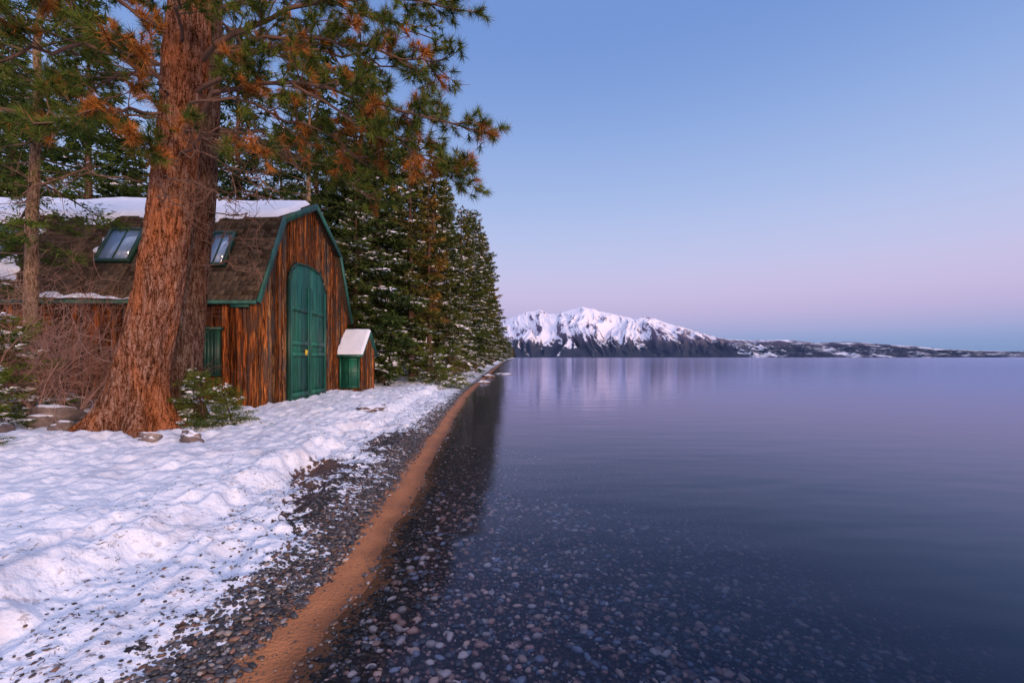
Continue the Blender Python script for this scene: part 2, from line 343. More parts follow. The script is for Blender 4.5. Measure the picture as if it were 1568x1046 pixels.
# ------------------------------------------------------------------ vegetation generators
def fir(name, seed, H, Rm, z0, n_wh, K, snowp, cdark, clight, droop=.35, r0=.2, dead=True, gap=.0, bark=None, tl=.26, tw=.04, S=3, ss=1.):
    g = np.random.default_rng(seed)
    parts = []
    nz = 14; zz = np.linspace(-.6, H, nz); cx = np.cumsum(g.normal(0, .03, nz)); cy = np.cumsum(g.normal(0, .03, nz)); cx -= cx[0]; cy -= cy[0]
    C = np.stack([cx, cy, zz], 1); rad = r0*(1-np.clip(zz, 0, H)/H)**.85+.012
    Vt, Ft = sticks(C[:-1], C[1:], rad[:-1], rad[1:], 9); parts.append((Vt, Ft, 0, (1, 1, 1)))
    bz = []; az = []
    for z in np.linspace(z0, H*.985, n_wh):
        k = g.integers(3, 8); a0 = g.uniform(0, 6.28)
        for i in range(k):
            if g.random() < gap: continue
            bz.append(z+g.normal(0, .12)); az.append(a0+i*6.283/k+g.normal(0, .25))
    bz = np.array(bz); az = np.array(az); N = len(bz); t = np.clip((bz-z0)/(H-z0), 0, 1)
    L = (Rm*(1-t)**.8*(.75+.25*np.clip(t/.12, 0, 1))+.18)*g.uniform(.4, 1.25, N)
    lob = .65+.7*vn(az*1.1, bz*.5, seed); L *= lob
    a = np.stack([np.cos(az), np.sin(az), 0*az], 1); per = np.stack([-np.sin(az), np.cos(az), 0*az], 1); Zv = np.array([0, 0, 1.])
    B0 = np.stack([np.interp(bz, zz, cx), np.interp(bz, zz, cy), bz], 1)
    up = (-.15+.75*t**1.5)+g.normal(0, .10, N); dr = droop*(1-t*.7)
    def pt(i, s): return B0[i]+a[i]*(L[i]*s)[:, None]+Zv*((up[i]*s-dr[i]*s*s+.22*s**3)*L[i])[:, None]
    ii = np.arange(N)
    for k in range(3):
        s0 = np.full(N, k/3); s1 = np.full(N, (k+1)/3)
        r = (.012+.012*L)*min(1, r0/.12); Vv, Ff = sticks(pt(ii, s0), pt(ii, s1), r*(1-k*.3), r*(.72-k*.3), 3); parts.append((Vv, Ff, 2, (.13, .09, .06)))
    cnt = np.maximum(5, (K*L/Rm*1.3)).astype(int); bi = np.repeat(ii, cnt); n = len(bi)
    s = g.uniform(.12, 1.0, n)**.8; side = g.choice([-1, 1], n)
    dirv = norm(a[bi]*g.uniform(.4, 1., n)[:, None]+per[bi]*(side*g.uniform(.3, 1.1, n))[:, None]+Zv*g.normal(-.1, .22, n)[:, None])
    l = (.12+.34*L[bi]*(1-s)**.7*g.uniform(.6, 1.2, n))
    P0 = pt(bi, s)
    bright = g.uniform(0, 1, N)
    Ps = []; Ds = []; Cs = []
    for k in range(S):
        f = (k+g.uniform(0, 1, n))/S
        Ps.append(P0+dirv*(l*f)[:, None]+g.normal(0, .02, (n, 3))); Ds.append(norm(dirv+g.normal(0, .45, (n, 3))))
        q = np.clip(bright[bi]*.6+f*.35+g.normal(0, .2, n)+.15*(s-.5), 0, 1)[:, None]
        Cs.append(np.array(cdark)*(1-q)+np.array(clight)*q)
    P = np.concatenate(Ps); Dd = np.concatenate(Ds); Cc = np.concatenate(Cs)
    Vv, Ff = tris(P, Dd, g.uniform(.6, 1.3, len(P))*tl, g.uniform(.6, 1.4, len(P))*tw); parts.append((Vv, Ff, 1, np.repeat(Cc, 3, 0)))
    if snowp > 0:
        sb = (g.random(N) < snowp*(1.1-t*.6))[bi] & (g.random(n) < .6) & (s > .3)
        q = np.where(sb)[0]
        Ps = P0[q]+dirv[q]*(l[q]*g.uniform(.1, .6, len(q)))[:, None]+Zv*.07*ss
        Vv, Ff = tris(Ps, dirv[q]*np.array([1, 1, .3]), g.uniform(.16, .34, len(q))*ss, g.uniform(.035, .085, len(q))*ss, up=np.tile(Zv, (len(q), 1))*.6+g.normal(0, .7, (len(q), 3)))
        parts.append((Vv, Ff, 1, (.82, .82, .9)))
    if dead and z0 > 1.2:
        k = int(z0*9); zb = g.uniform(.6, z0+1.2, k); ab = g.uniform(0, 6.28, k); lb = g.uniform(.4, 1.4, k)*min(1, Rm/1.6)
        A = np.stack([np.interp(zb, zz, cx), np.interp(zb, zz, cy), zb], 1)
        B = A+np.stack([np.cos(ab)*lb, np.sin(ab)*lb, g.normal(-.1, .2, k)*lb], 1)
        Vv, Ff = sticks(A, B, .014, .004, 3); parts.append((Vv, Ff, 2, (.2, .13, .1)))
        for rep in range(3):
            A2 = A+(B-A)*g.uniform(.3, .95, (k, 1)); B2 = A2+norm(B-A+g.normal(0, .6, (k, 3)))*g.uniform(.2, .55, (k, 1))
            Vv, Ff = sticks(A2, B2, .006, .002, 3); parts.append((Vv, Ff, 2, (.2, .13, .1)))
    return build(name, parts, [bark or M_bark2, M_needle, M_twig], False, link=False)

GD = (.014, .028, .012); GL = (.095, .125, .032)
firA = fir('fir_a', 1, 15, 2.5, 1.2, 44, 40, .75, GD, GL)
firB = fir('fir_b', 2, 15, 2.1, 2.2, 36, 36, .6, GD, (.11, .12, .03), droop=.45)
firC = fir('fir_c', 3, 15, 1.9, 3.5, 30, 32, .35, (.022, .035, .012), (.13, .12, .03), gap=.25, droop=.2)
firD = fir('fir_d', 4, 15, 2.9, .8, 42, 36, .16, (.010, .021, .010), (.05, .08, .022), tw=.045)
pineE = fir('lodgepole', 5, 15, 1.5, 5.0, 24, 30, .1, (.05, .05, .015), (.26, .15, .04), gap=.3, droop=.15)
def place(name, me, x, y, H, rot, parent=None, wide=1.):
    o = obj(name, me, parent); o.location = (x, y, float(height(x, y, False))-.05); s = H/15
    o.scale = (s*wide, s*wide, s); o.rotation_euler = (R.normal(0, .015), R.normal(0, .015), rot); return o
near = [(-7.4, 21.5, 15, firD), (-9.8, 22.5, 16.5, firD), (-12.5, 21, 16, firD), (-15.5, 22, 15, firB), (-19.5, 21, 17, firD), (-24, 22, 16, firA), (-6.3, 22.0, 14.0, firA), (-5.2, 23.6, 12.9, firC), (-8.5, 26, 18, firD), (-4.55, 25.0, 11.3, pineE),
        (-4.9, 28, 14, firB), (-6.4, 30, 16, firA), (-4.3, 31, 12.3, firA), (-5.4, 36, 15, firB), (-4.3, 39, 14.2, firC), (-4.6, 45, 16, firA), (-6.5, 43, 18, firD), (-4.2, 52, 18, firB), (-4.5, 58, 20, firC), (-4.3, 68, 20, firA), (-4.6, 78, 21, pineE), (-4.5, 90, 20, firB), (-4.6, 104, 19, firC), (-4.9, 122, 18, firA), (-5, 140, 17, firB),
        (-11, 30, 17, firA), (-16, 32, 17, firB), (-9, 35, 17, firD), (-22, 31, 17, firC), (-9, 48, 18, firB), (-14, 44, 19, firD)]
near += [(-3.9, 33.5, 8.5, firA), (-3.8, 27.2, 5.5, firA), (-3.7, 47, 9, firB), (-6.9, 19.9, 9, firA), (-3.85, 62, 10, firA)]
for i, (x, y, H, me) in enumerate(near):
    place('fir_tree' if me is not pineE else 'lodgepole_pine_tree', me, x, y, H, R.uniform(0, 6.28), wide=1.0 if y < 60 else 1.1)
far = empty('distant_forest')
meshes = [firA, firB, firC, firD, pineE]
for i in range(120):
    y = math.exp(R.uniform(math.log(60), math.log(900))); off = R.exponential(8)+(7 if y < 150 else 3.)
    x = float(shore(y))-off
    place('tree_%03d' % i, meshes[R.integers(0, 5)], x, y, R.uniform(13, 18) if y < 250 else R.uniform(14, 20), R.uniform(0, 6.28), far, 1.5)
for i in range(34):
    y = R.uniform(28, 60); x = -R.uniform(20, 75)
    place('tree_b%03d' % i, meshes[R.integers(0, 5)], x, y, R.uniform(14, 20), R.uniform(0, 6.28), far, 1.1)

me = fir('young_fir', 11, 11, 1.8, 3.6, 24, 54, .08, (.016, .04, .012), (.10, .14, .027), droop=.35, r0=.13, bark=M_barkpale, gap=.2, tl=.13, tw=.013, ss=.4, S=4)
o = obj('young_fir_tree', me); o.location = (-9.65, 9.0, .5); o.rotation_euler = (0, .02, 1.)
me = fir('young_fir2', 12, 12, 2.2, 3.0, 24, 48, .08, (.014, .03, .012), (.07, .10, .024), droop=.3, r0=.15, bark=M_barkpale, gap=.2, tl=.15, tw=.016, ss=.4)
o = obj('young_fir_tree', me); o.location = (-12.0, 9.6, .6)
o = obj('young_fir_tree', me); o.location = (-8.6, 19.6, .9); o.rotation_euler = (0, 0, 2.); o.scale = (1.2, 1.2, 1.15)
sap = fir('sapling', 13, 1.3, .75, .05, 12, 40, .5, (.02, .045, .012), (.13, .16, .03), r0=.03, dead=False, tl=.09, tw=.008, droop=.3, ss=.4, S=4)
for x, y, s in ((-5.62, 8.35, .72), (-5.3, 8.6, .55), (-8.2, 6.9, .7), (-9.0, 7.7, 1.2), (-6.9, 5.75, .4), (-3.85, 22.8, 1.4), (-3.6, 26, 1.5)):
    o = obj('fir_sapling', sap); o.location = (x, y, float(height(x, y))-.03); o.scale = (s,)*3; o.rotation_euler = (0, 0, R.uniform(0, 6))

# ---- big trunk
def trunk(path, rads, flare, na=120, nzr=420, seed=0, lobes=7):
    path = np.array(path, float)
    z = path[:, 2]; zz = z[0]+(z[-1]-z[0])*np.linspace(0, 1, nzr)**1.5
    from_z = lambda k: np.interp(zz, z, path[:, k])
    cx = from_z(0); cy = from_z(1); rr = np.interp(zz, z, rads)
    kk = np.ones(31)/31; cx = np.convolve(np.pad(cx, 15, 'edge'), kk, 'valid')
    th = np.linspace(0, 2*np.pi, na, endpoint=False)+np.pi/2
    TH, ZZ = np.meshgrid(th, zz, indexing='ij')
    h = ZZ-z[0]-.3
    fl = flare*np.exp(-np.clip(h, 0, 9)/.30)*(1+.9*np.sin(TH*lobes+1.3+.8*np.sin(2*TH)))
    pl = vn(TH*5.5+.8*vn(TH*3, ZZ*1.5, seed+4), ZZ*1.8, seed); pl2 = fbm(TH*11, ZZ*6, 3, seed+7)
    disp = np.clip((pl-.35)*2.5, 0, 1)*.03+(pl2-.5)*.05+(fbm(TH*1.2, ZZ*.6, 2, seed+2)-.5)*.08
    r = rr[None]+fl+disp*np.clip(rr[None]/.4, .2, 1)
    V = np.stack([cx[None]+np.cos(TH)*r, cy[None]+np.sin(TH)*r, ZZ], -1)
    F = grid_faces(na, nzr)
    a = (na-1)*nzr+np.arange(nzr-1); b = np.arange(nzr-1)
    F = np.concatenate([F, np.stack([a, b, b+1, a+1], 1)])
    return V.reshape(-1, 3), F

class Pine:
    def __init__(s, seed): s.g = np.random.default_rng(seed); s.A = []; s.B = []; s.ra = []; s.rb = []; s.T = []; s.TD = []; s.TS = []; s.dead = []
    def seg(s, a, b, ra, rb): s.A.append(a); s.B.append(b); s.ra.append(ra); s.rb.append(rb)
    def poly(s, P, r0, r1):
        for i in range(len(P)-1):
            n = len(P)-1; s.seg(P[i], P[i+1], r0+(r1-r0)*i/n, r0+(r1-r0)*(i+1)/n)
    def tuft(s, p, d, q=1., dead=0): s.T.append(p); s.TD.append(d); s.TS.append(q); s.dead.append(dead)
    def limb(s, pts, r0, nsub, ls=.9, deadp=.25, fol=True, s0=.22, tilt=.1):
        g = s.g; pts = np.array(pts, float); n = 14
        t = np.linspace(0, len(pts)-1, n+1)
        P = np.stack([np.interp(t, np.arange(len(pts)), pts[:, k]) for k in range(3)], 1)
        Q = P.copy(); Q[1:-1] = (P[:-2]+2*P[1:-1]+P[2:])/4; P = Q
        P[1:-1] += g.normal(0, .035, (n-1, 3))
        s.poly(P, r0*.8, .010)
        ldir = norm(P[-1]-P[0])
        for j in range(nsub):
            f = s0+(1-s0)*(j+g.random())/nsub; k = min(int(f*n), n-1); fr = f*n-k
            p = P[k]*(1-fr)+P[k+1]*fr; dd = norm(P[k+1]-P[k])
            lat = np.cross(dd, [0, 0, 1.]); lat = norm(lat)*g.choice([-1, 1])
            sd = norm(dd*g.uniform(.4, 1.1)+lat*g.uniform(.3, 1.)+np.array([0, 0, g.normal(tilt, .35)]))
            L = ls*g.uniform(.35, 1.1)*(1.15-.6*f)
            m_ = 5; q = [p]; cd = sd
            for i in range(m_):
                cd = norm(cd+g.normal(0, .16, 3)+np.array([0, 0, .05])); q.append(q[-1]+cd*L/m_)
            s.poly(q, .012 if fol else .010, .004)
            isd = g.random() < deadp
            for i in range(1 if not fol else 2, m_+1):
                for rep in range(2 if fol else 1):
                    td = norm(cd*.7+g.normal(0, .6, 3)+np.array([0, 0, .12])); tl = g.uniform(.08, .28)
                    if not fol: tl *= 1.3
                    e = q[i]+td*tl; s.seg(q[i], e, .0045, .0025)
                    if fol and g.random() < .75: s.tuft(e, td, g.uniform(.7, 1.1), isd if g.random() < .8 else (g.random() < deadp))
            if fol: s.tuft(q[-1], cd, 1.1, isd)
        if fol: s.tuft(P[-1], ldir, 1.2, 0)
    def parts(s, K=60, ln=.165, w=.0042):
        Vv, Ff = sticks(np.array(s.A), np.array(s.B), np.array(s.ra), np.array(s.rb), 5)
        out = [(Vv, Ff, 1, (.15, .09, .065))]
        g = s.g; T = np.array(s.T); TD = norm(np.array(s.TD)); TS = np.array(s.TS); de = np.array(s.dead, float)
        if len(T):
            K_ = np.where(T[:, 2] > 8.3, K//3, K)
            N = len(T); i = np.repeat(np.arange(N), K_); n = len(i)
            u = g.uniform(0, 1, n)
            base = T[i]-TD[i]*(u*.10)[:, None]; rd = norm(g.normal(size=(n, 3)))
            dr = norm(TD[i]*g.uniform(.3, 1.2, n)[:, None]+rd*.8+np.array([0, 0, -.05]))
            hue = g.uniform(0, 1, N)
            cg = np.array([.024, .054, .015])*(1-hue)[:, None]+np.array([.115, .15, .028])*hue[:, None]
            co = np.array([.18, .07, .02])*(1-hue)[:, None]+np.array([.46, .17, .04])*hue[:, None]
            C = cg*(1-de)[:, None]+co*de[:, None]; C = C[i]*g.uniform(.5, 1.5, (n, 1))
            br = g.random(n) < .05; C[br] = np.array([.28, .14, .04])
            w_ = np.where(T[i][:, 2] > 8.3, w*2.2, w)
            Vv, Ff = tris(base, dr, ln*TS[i]*g.uniform(.75, 1.15, n), w_)
            out.append((Vv, Ff, 2, np.repeat(C, 3, 0)))
        return out
P = Pine(5)
Rl = [
 ([(-5.5, 7.5, 5.2), (-4.5, 7.0, 5.9), (-3.1, 6.8, 5.85), (-1.7, 6.7, 5.35), (-.45, 6.6, 4.95)], .055, 34, 1.0, .22),
 ([(-3.3, 6.8, 5.8), (-2.3, 6.9, 5.2), (-1.4, 6.9, 4.75), (-.75, 6.9, 4.4)], .03, 22, .75, .2),
 ([(-5.4, 7.6, 6.5), (-4., 7.2, 7.1), (-2.3, 7.0, 7.25), (-.75, 6.9, 6.95)], .06, 28, 1.0, .08),
 ([(-5.4, 7.6, 6.0), (-3.9, 7.0, 6.6), (-2.4, 6.8, 6.4), (-1.1, 6.8, 6.05)], .05, 28, .95, .16),
 ([(-5.5, 7.4, 5.0), (-4.5, 6.8, 5.0), (-3.7, 6.6, 4.65)], .03, 9, .7, .5),
 ([(-5.5, 7.4, 5.6), (-4.4, 6.9, 5.7), (-3.2, 7.3, 5.3), (-2.3, 7.5, 5.0)], .035, 16, .8, .2),
 ([(-5.3, 7.8, 6.9), (-4.3, 8.4, 7.4), (-3.0, 9.0, 7.6), (-1.8, 9.2, 7.4)], .05, 20, 1.1, .05),
 ([(-5.3, 7.8, 7.4), (-3.8, 7.6, 8.1), (-2.2, 7.6, 8.2), (-.7, 7.4, 8.0)], .05, 20, 1.1, .05),
 ([(-5.6, 7.5, 6.2), (-6.6, 7.1, 6.6), (-7.6, 6.9, 6.3), (-8.6, 6.8, 5.8)], .05, 20, .95, .12),
 ([(-5.6, 7.4, 5.6), (-6.4, 6.8, 5.5), (-7.1, 6.6, 5.05)], .035, 9, .75, .25),
 ([(-5.5, 7.5, 7.0), (-6.6, 7.1, 7.5), (-8., 6.9, 7.3)], .045, 17, 1.0, .10),
 ([(-5.5, 7.8, 6.6), (-6.6, 8.3, 7.0), (-7.8, 8.6, 6.8), (-8.8, 8.6, 6.4)], .045, 18, 1.1, .08),
 ([(-5.5, 7.8, 7.2), (-6.3, 8.6, 7.8), (-7.2, 9.3, 7.9)], .045, 14, 1.1, .1),
 ([(-5.5, 7.3, 5.9), (-5.4, 6.6, 6.0), (-5.2, 6.0, 5.7)], .035, 9, .65, .2),
 ([(-5.6, 7.3, 5.1), (-5.6, 6.8, 5.0), (-5.3, 6.35, 4.6)], .025, 6, .5, .4),
 ([(-5.6, 7.3, 5.5), (-6.0, 6.6, 5.3), (-6.5, 6.2, 4.85)], .025, 7, .55, .3),
 ([(-5.5, 7.4, 6.9), (-5.9, 6.6, 7.0), (-6.3, 5.9, 6.6)], .035, 12, .8, .15),
 ([(-5.4, 7.4, 6.8), (-4.7, 6.4, 6.9), (-4.0, 5.7, 6.5)], .035, 15, .8, .12),
 ([(-5.5, 7.5, 5.4), (-4.9, 8.6, 5.8), (-3.9, 9.6, 5.7), (-3.1, 10.2, 5.2)], .035, 16, 1.0, .12),
]
for pts, r, n, ls, dp in Rl: P.limb(pts, r, int(n*1.1), ls, dp)
for pts, r, n in [([(-5.6, 7.3, 4.6), (-4.9, 7.0, 4.4), (-4.2, 6.8, 4.0)], .02, 8), ([(-5.6, 7.3, 4.9), (-4.5, 6.8, 4.75), (-3.4, 6.6, 4.1)], .02, 10), ([(-5.7, 7.3, 4.2), (-5.1, 6.8, 4.1), (-4.7, 6.7, 3.8)], .014, 6), ([(-5.9, 7.3, 4.5), (-6.6, 6.8, 4.5), (-7.2, 6.7, 4.1)], .015, 7), ([(-5.4, 7.4, 5.4), (-4.1, 7, 5.2), (-3.2, 6.9, 4.5)], .02, 9)]:
    P.limb(pts, r, n, .6, 0, False, .2, -.15)
for k in range(18):
    z = 8+k*.68; a = k*2.4+.5; L = 3.6*(1-(k/20))+.6; b = np.array([-5.3+.05*k*.3, 7.6, z]); dv = np.array([math.cos(a), math.sin(a), 0])
    P.limb([b, b+dv*L*.5+[0, 0, .5], b+dv*L+[0, 0, .4]], .05, 9, 1.1, .1)
Vt, Ft = trunk([(-6.45, 7.6, .15), (-6.28, 7.6, 1.12), (-5.9, 7.6, 2.76), (-5.66, 7.6, 4.4), (-5.44, 7.6, 6.57), (-5.3, 7.6, 8.5), (-5.1, 7.6, 21)], [.41, .375, .33, .31, .30, .27, .05], .28, seed=3)
build('pine_tree', [(Vt, Ft, 0)]+P.parts(), [M_bark, M_twig, M_needle], True)
P = Pine(9)
for k in range(18):
    z = 6.2+k*.8; a = k*2.4+.9; L = 3.0*(1-(k/21))+.5; b = np.array([-5.95, 8.9, z]); dv = np.array([math.cos(a), abs(math.sin(a)) if k < 6 else math.sin(a), 0])
    P.limb([b, b+dv*L*.5+[0, 0, .4], b+dv*L+[0, 0, .2]], .045, 12, 1.0, .12)
for k in range(5):
    P.limb([(-6.1, 8.8, 3.4+k*.5), (-5.3, 8.5+.2*k, 3.5+k*.5), (-4.6, 8.4, 3.1+k*.5)], .014, 6, .5, 0, False, .2, -.1)
Vt, Ft = trunk([(-6.45, 8.9, .2), (-6.37, 8.9, 1.7), (-6.2, 8.9, 3.2), (-6.05, 8.9, 4.85), (-5.9, 8.9, 7.4), (-5.7, 8.9, 21)], [.26, .24, .225, .21, .19, .03], .12, seed=8)
build('pine_tree', [(Vt, Ft, 0)]+P.parts(36, w=.006), [M_bark2, M_twig, M_needle], True)

def shrub(name, x, y, n, h, seed, col, r=.011):
    g = np.random.default_rng(seed); A = []; B = []; RA = []; RB = []
    z0 = float(height(x, y, False))
    def grow(p, d, l, r, dep):
        for i in range(3):
            q = p+d*l/3; A.append(p); B.append(q); RA.append(r); RB.append(r*.8); r *= .8; p = q; d = norm(d+g.normal(0, .16, 3)+np.array([0, 0, -.02]))
            if dep > 0:
                for k in range(g.integers(1, 3)): grow(p, norm(d+g.normal(0, .55, 3)), l*g.uniform(.45, .75), r*.75, dep-1)
    for i in range(n):
        a = g.uniform(0, 6.28); sp = g.uniform(.2, .9)
        grow(np.array([x+g.normal(0, .25), y+g.normal(0, .2), z0-.05]), norm(np.array([math.cos(a)*sp, math.sin(a)*sp, 1.])), h*g.uniform(.5, 1), r, 3)
    RA = np.maximum(RA, .0028); RB = np.maximum(RB, .0022)
    Vv, Ff = sticks(np.array(A), np.array(B), RA, RB, 3)
    return build(name, [(Vv, Ff, 0, col)], [M_twig])
shrub('bare_shrub', -7.9, 7.9, 8, 1.3, 1, (.33, .19, .15), .014)
shrub('bare_shrub', -8.7, 8.0, 10, 1.8, 2, (.36, .22, .18), .014)
shrub('bare_shrub', -8.3, 9.3, 8, 1.9, 3, (.22, .12, .09), .014)
shrub('bare_shrub', -7.3, 8.9, 5, 1.1, 4, (.25, .13, .09), .012)
shrub('bare_shrub', -9.6, 8.6, 8, 1.9, 6, (.30, .18, .14), .014)
shrub('bare_shrub', -3.9, 24.5, 6, 1.2, 5, (.16, .08, .05))

# ------------------------------------------------------------------ rocks, pebbles, litter
def ico(sub):
    bm = bmesh.new(); bmesh.ops.create_icosphere(bm, subdivisions=sub, radius=1); bm.verts.ensure_lookup_table()
    V = np.array([v.co[:] for v in bm.verts]); F = np.array([[v.index for v in f.verts] for f in bm.faces]); bm.free(); return V, F
iv3, if3 = ico(4)
for i, (x, y, sx, sy, sz) in enumerate([(-7.75, 7.7, .38, .3, .22), (-5.0, 7.1, .17, .14, .17), (-5.45, 6.85, .15, .12, .10), (-7.55, 6.6, .26, .22, .17), (-5.2, 7.3, .10, .1, .1), (-8.9, 9, .4, .3, .25), (-7.2, 7.3, .16, .14, .1), (-7.9, 6.2, .22, .2, .16), (-1.9, 30, .4, .5, .14), (-.9, 45, .9, 1.2, .12), (-2.0, 38, .5, .5, .2), (-3.5, 11.4, .30, .6, .08)]):
    nn = fbm(iv3[:, 0]*1.3+i*9, iv3[:, 1]*1.3+iv3[:, 2]*1.7, 4, i)
    V = iv3*(1+(nn[:, None]-.5)*1.0)*[sx, sy, sz]
    V = V+[x, y, max(float(height(x, y)), -.02)+sz*.25]
    build('boulder', [(V, if3, 0)], [M_rock], True)
def scatter(N, base, dlo, dhi, y0, y1, s0, s1, pal):
    bv, bf = base
    y = np.exp(R.uniform(math.log(y0), math.log(y1), N)); d = R.uniform(dlo, dhi, N)
    x = shore(y)-d; z = height(x, y)
    s = np.exp(R.uniform(math.log(s0), math.log(s1), N))*np.where(y > 8, 1.4, 1)
    a = R.uniform(0, 6.28, N); el = R.uniform(.65, 1.35, N)
    V = bv[None]*np.stack([s*el, s/el, s*R.uniform(.4, .75, N)], 1)[:, None]*(1+R.normal(0, .08, (N, len(bv), 1)))
    ca, sa = np.cos(a)[:, None], np.sin(a)[:, None]
    Vx = V[..., 0]*ca-V[..., 1]*sa; Vy = V[..., 0]*sa+V[..., 1]*ca
    V = np.stack([Vx+x[:, None], Vy+y[:, None], V[..., 2]+(z+s*.12)[:, None]], -1)
    F = (bf[None]+np.arange(N)[:, None, None]*len(bv)).reshape(-1, 3)
    C = np.array(pal)[R.integers(0, len(pal), N)]*R.uniform(.6, 1.3, (N, 1))
    return V.reshape(-1, 3), F, 0, np.repeat(C, len(bv), 0)
pal = [(.035, .035, .04), (.025, .022, .022), (.06, .052, .05), (.14, .07, .045), (.09, .08, .085), (.24, .20, .18), (.045, .04, .045), (.08, .045, .03)]
i1 = ico(2); i0 = ico(1)
build('pebbles', [scatter(5600, i1, .30, .80, 1.5, 16, .004, .018, pal), scatter(1000, i1, .25, .75, 1.5, 8, .014, .026, pal), scatter(1300, i0, .0, .36, 1.5, 16, .002, .008, pal), scatter(1200, i1, -.25, .03, 1.5, 14, .005, .02, pal), scatter(1000, i1, .75, 1.6, 1.7, 16, .004, .014, pal)], [M_stone], True)
pal2 = [(.10, .09, .11), (.40, .20, .16), (.20, .20, .26), (.50, .38, .36), (.06, .05, .06), (.55, .33, .26), (.26, .14, .11), (.05, .05, .06)]
build('lakebed_pebbles', [scatter(8000, i0, -5.4, -.15, 1.6, 9, .007, .024, pal2), scatter(2600, i1, -4.2, -.2, 1.6, 6, .018, .036, pal2)], [M_stone], True)
N = 3000
y = np.exp(R.uniform(math.log(1.6), math.log(18), N)); dd = R.beta(1.5, 3, N)*2.8+.6; x = shore(y)-dd
keep = fbm(x*2, y*2, 2, 55) > .46; x = x[keep]; y = y[keep]; N = len(x)
z = height(x, y)+.004; a = R.uniform(0, 6.28, N); l = R.uniform(.01, .05, N)
A = np.stack([x, y, z], 1); B = A+np.stack([np.cos(a)*l, np.sin(a)*l, R.uniform(-.002, .012, N)], 1)
Vv, Ff = sticks(A, B, R.uniform(.001, .004, N), .001, 4)
build('pine_litter', [(Vv, Ff, 0, (.09, .045, .03))], [M_twig])

# ------------------------------------------------------------------ boathouse
piv = (-6.2, 10.9, 0.)
bh = empty('boathouse', piv); bh.rotation_euler = (0, 0, math.radians(2.0))
prof = [(10.9, 3.06), (12.25, 5.45), (14.5, 6.55), (16.75, 5.45), (18.1, 3.06)]
py = [p[0] for p in prof]; pz = [p[1] for p in prof]
gam = lambda y: np.interp(y, py, pz)
XB = -19.; XF = -6.32
core = [(11.12, .0), (11.12, 3.2), (12.35, 5.38), (14.5, 6.42), (16.65, 5.38), (17.9, 3.2), (17.9, .0)]
V, F = extr_x(core, XB+.1, XF); build('wall_core', [(V, F, 0)], [M_dark], parent=bh)
def boards(lo, hi, zb, topf, mp, seed, wmin=.09, wmax=.20, tint=(1, 1, 1)):
    g = np.random.default_rng(seed); parts = []; w = lo
    while w < hi-.04:
        wd = min(g.uniform(wmin, wmax), hi-w); c = w+wd/2; top = float(topf(c))
        nr = max(3, int((top-zb)/.10)); zs = np.linspace(0, 1, nr); off = np.array([-1, -.55, 0, .55, 1.]); bul = np.array([-.2, .8, 1, .8, -.2])*g.uniform(.03, .09)
        wob = (fbm(zs*(top-zb)*1.6+g.uniform(0, 99), zs*0, 3, seed)-.5)*.09; wv = 1+(fbm(zs*(top-zb)*2.5+g.uniform(0, 99), zs*0, 3, seed+1)-.5)*.6
        W = c+wob[:, None]+off[None]*(wd/2*1.0)*wv[:, None]; tz = topf(W)
        Zz = zb+(tz-zb)*zs[:, None]; Bu = np.broadcast_to(bul, W.shape)+(vn(zs[:, None]*(top-zb)*6+g.uniform(0, 99), off[None]*2, seed)-.5)*.035
        V = mp(W, Bu, Zz)
        k = g.uniform(.35, 1.25); grey = g.random() < .25
        tc_ = np.array([k, k, k])*(np.array([.7, 1.05, 1.5]) if grey else 1)*np.array(tint)
        parts.append((V.reshape(-1, 3), grid_faces(nr, 5), 0, tc_)); w += wd*.93
    return parts
topF = lambda w: np.interp(w, [11.1, 12.4, 14.5, 16.6, 17.95], [3.15, 5.3, 6.36, 5.3, 3.15])
build('lake_wall_boards', boards(11.05, 17.98, .1, topF, lambda w, b, z: np.stack([XF+.01+b, w, z], -1), 1), [M_wood], True, bh)
build('side_wall_boards', boards(XB+.1, XF+.03, .1, lambda w: np.full(np.shape(w), 3.12), lambda w, b, z: np.stack([w, 11.11-b, z], -1), 2, tint=(.85, .75, .75)), [M_wood], True, bh)
inn = [(11.02, 2.98), (12.34, 5.36), (14.5, 6.43), (16.66, 5.36), (17.98, 2.98)]
pts = []
for i in range(4):
    V, F = extr_x([prof[i], prof[i+1], inn[i+1], inn[i]], XB, -6.12); pts.append((V, F, 0, (.05, .035, .025)))
build('roof', pts, [M_shing], parent=bh)
inn2 = [(11.02, 3.0), (12.35, 5.34), (14.5, 6.39), (16.65, 5.34), (17.98, 3.0)]
out2 = [(10.87, 3.04), (12.23, 5.48), (14.5, 6.58), (16.77, 5.48), (18.13, 3.04)]
pts = []
for i in range(4):
    V, F = extr_x([out2[i], out2[i+1], inn2[i+1], inn2[i]], -6.115, -6.07); pts.append((V, F, 0))
V, F = box(XB, -6.118, 10.86, 10.895, 2.97, 3.06); pts.append((V, F, 0))
V, F = box(-6.75, -6.33, 10.92, 11.0, 2.90, 2.965); pts.append((V, F, 0))
build('rake_trim', pts, [M_trim], parent=bh)
sd = norm(np.array([0, 1.35, 2.39])); sn = np.array([0, -sd[2], sd[1]]); SL = math.hypot(1.35, 2.39); S0 = np.array([0, 10.9, 3.06])
O = []; Wd = []
nc = 19
for i in range(nc):
    x_ = XB
    while x_ < -6.13:
        w = min(R.uniform(.09, .2), -6.125-x_); O.append((x_, i*SL/nc+R.normal(0, .008))); Wd.append(max(w-.008, .01)); x_ += w
O = np.array(O); Wd = np.array(Wd); N = len(O)
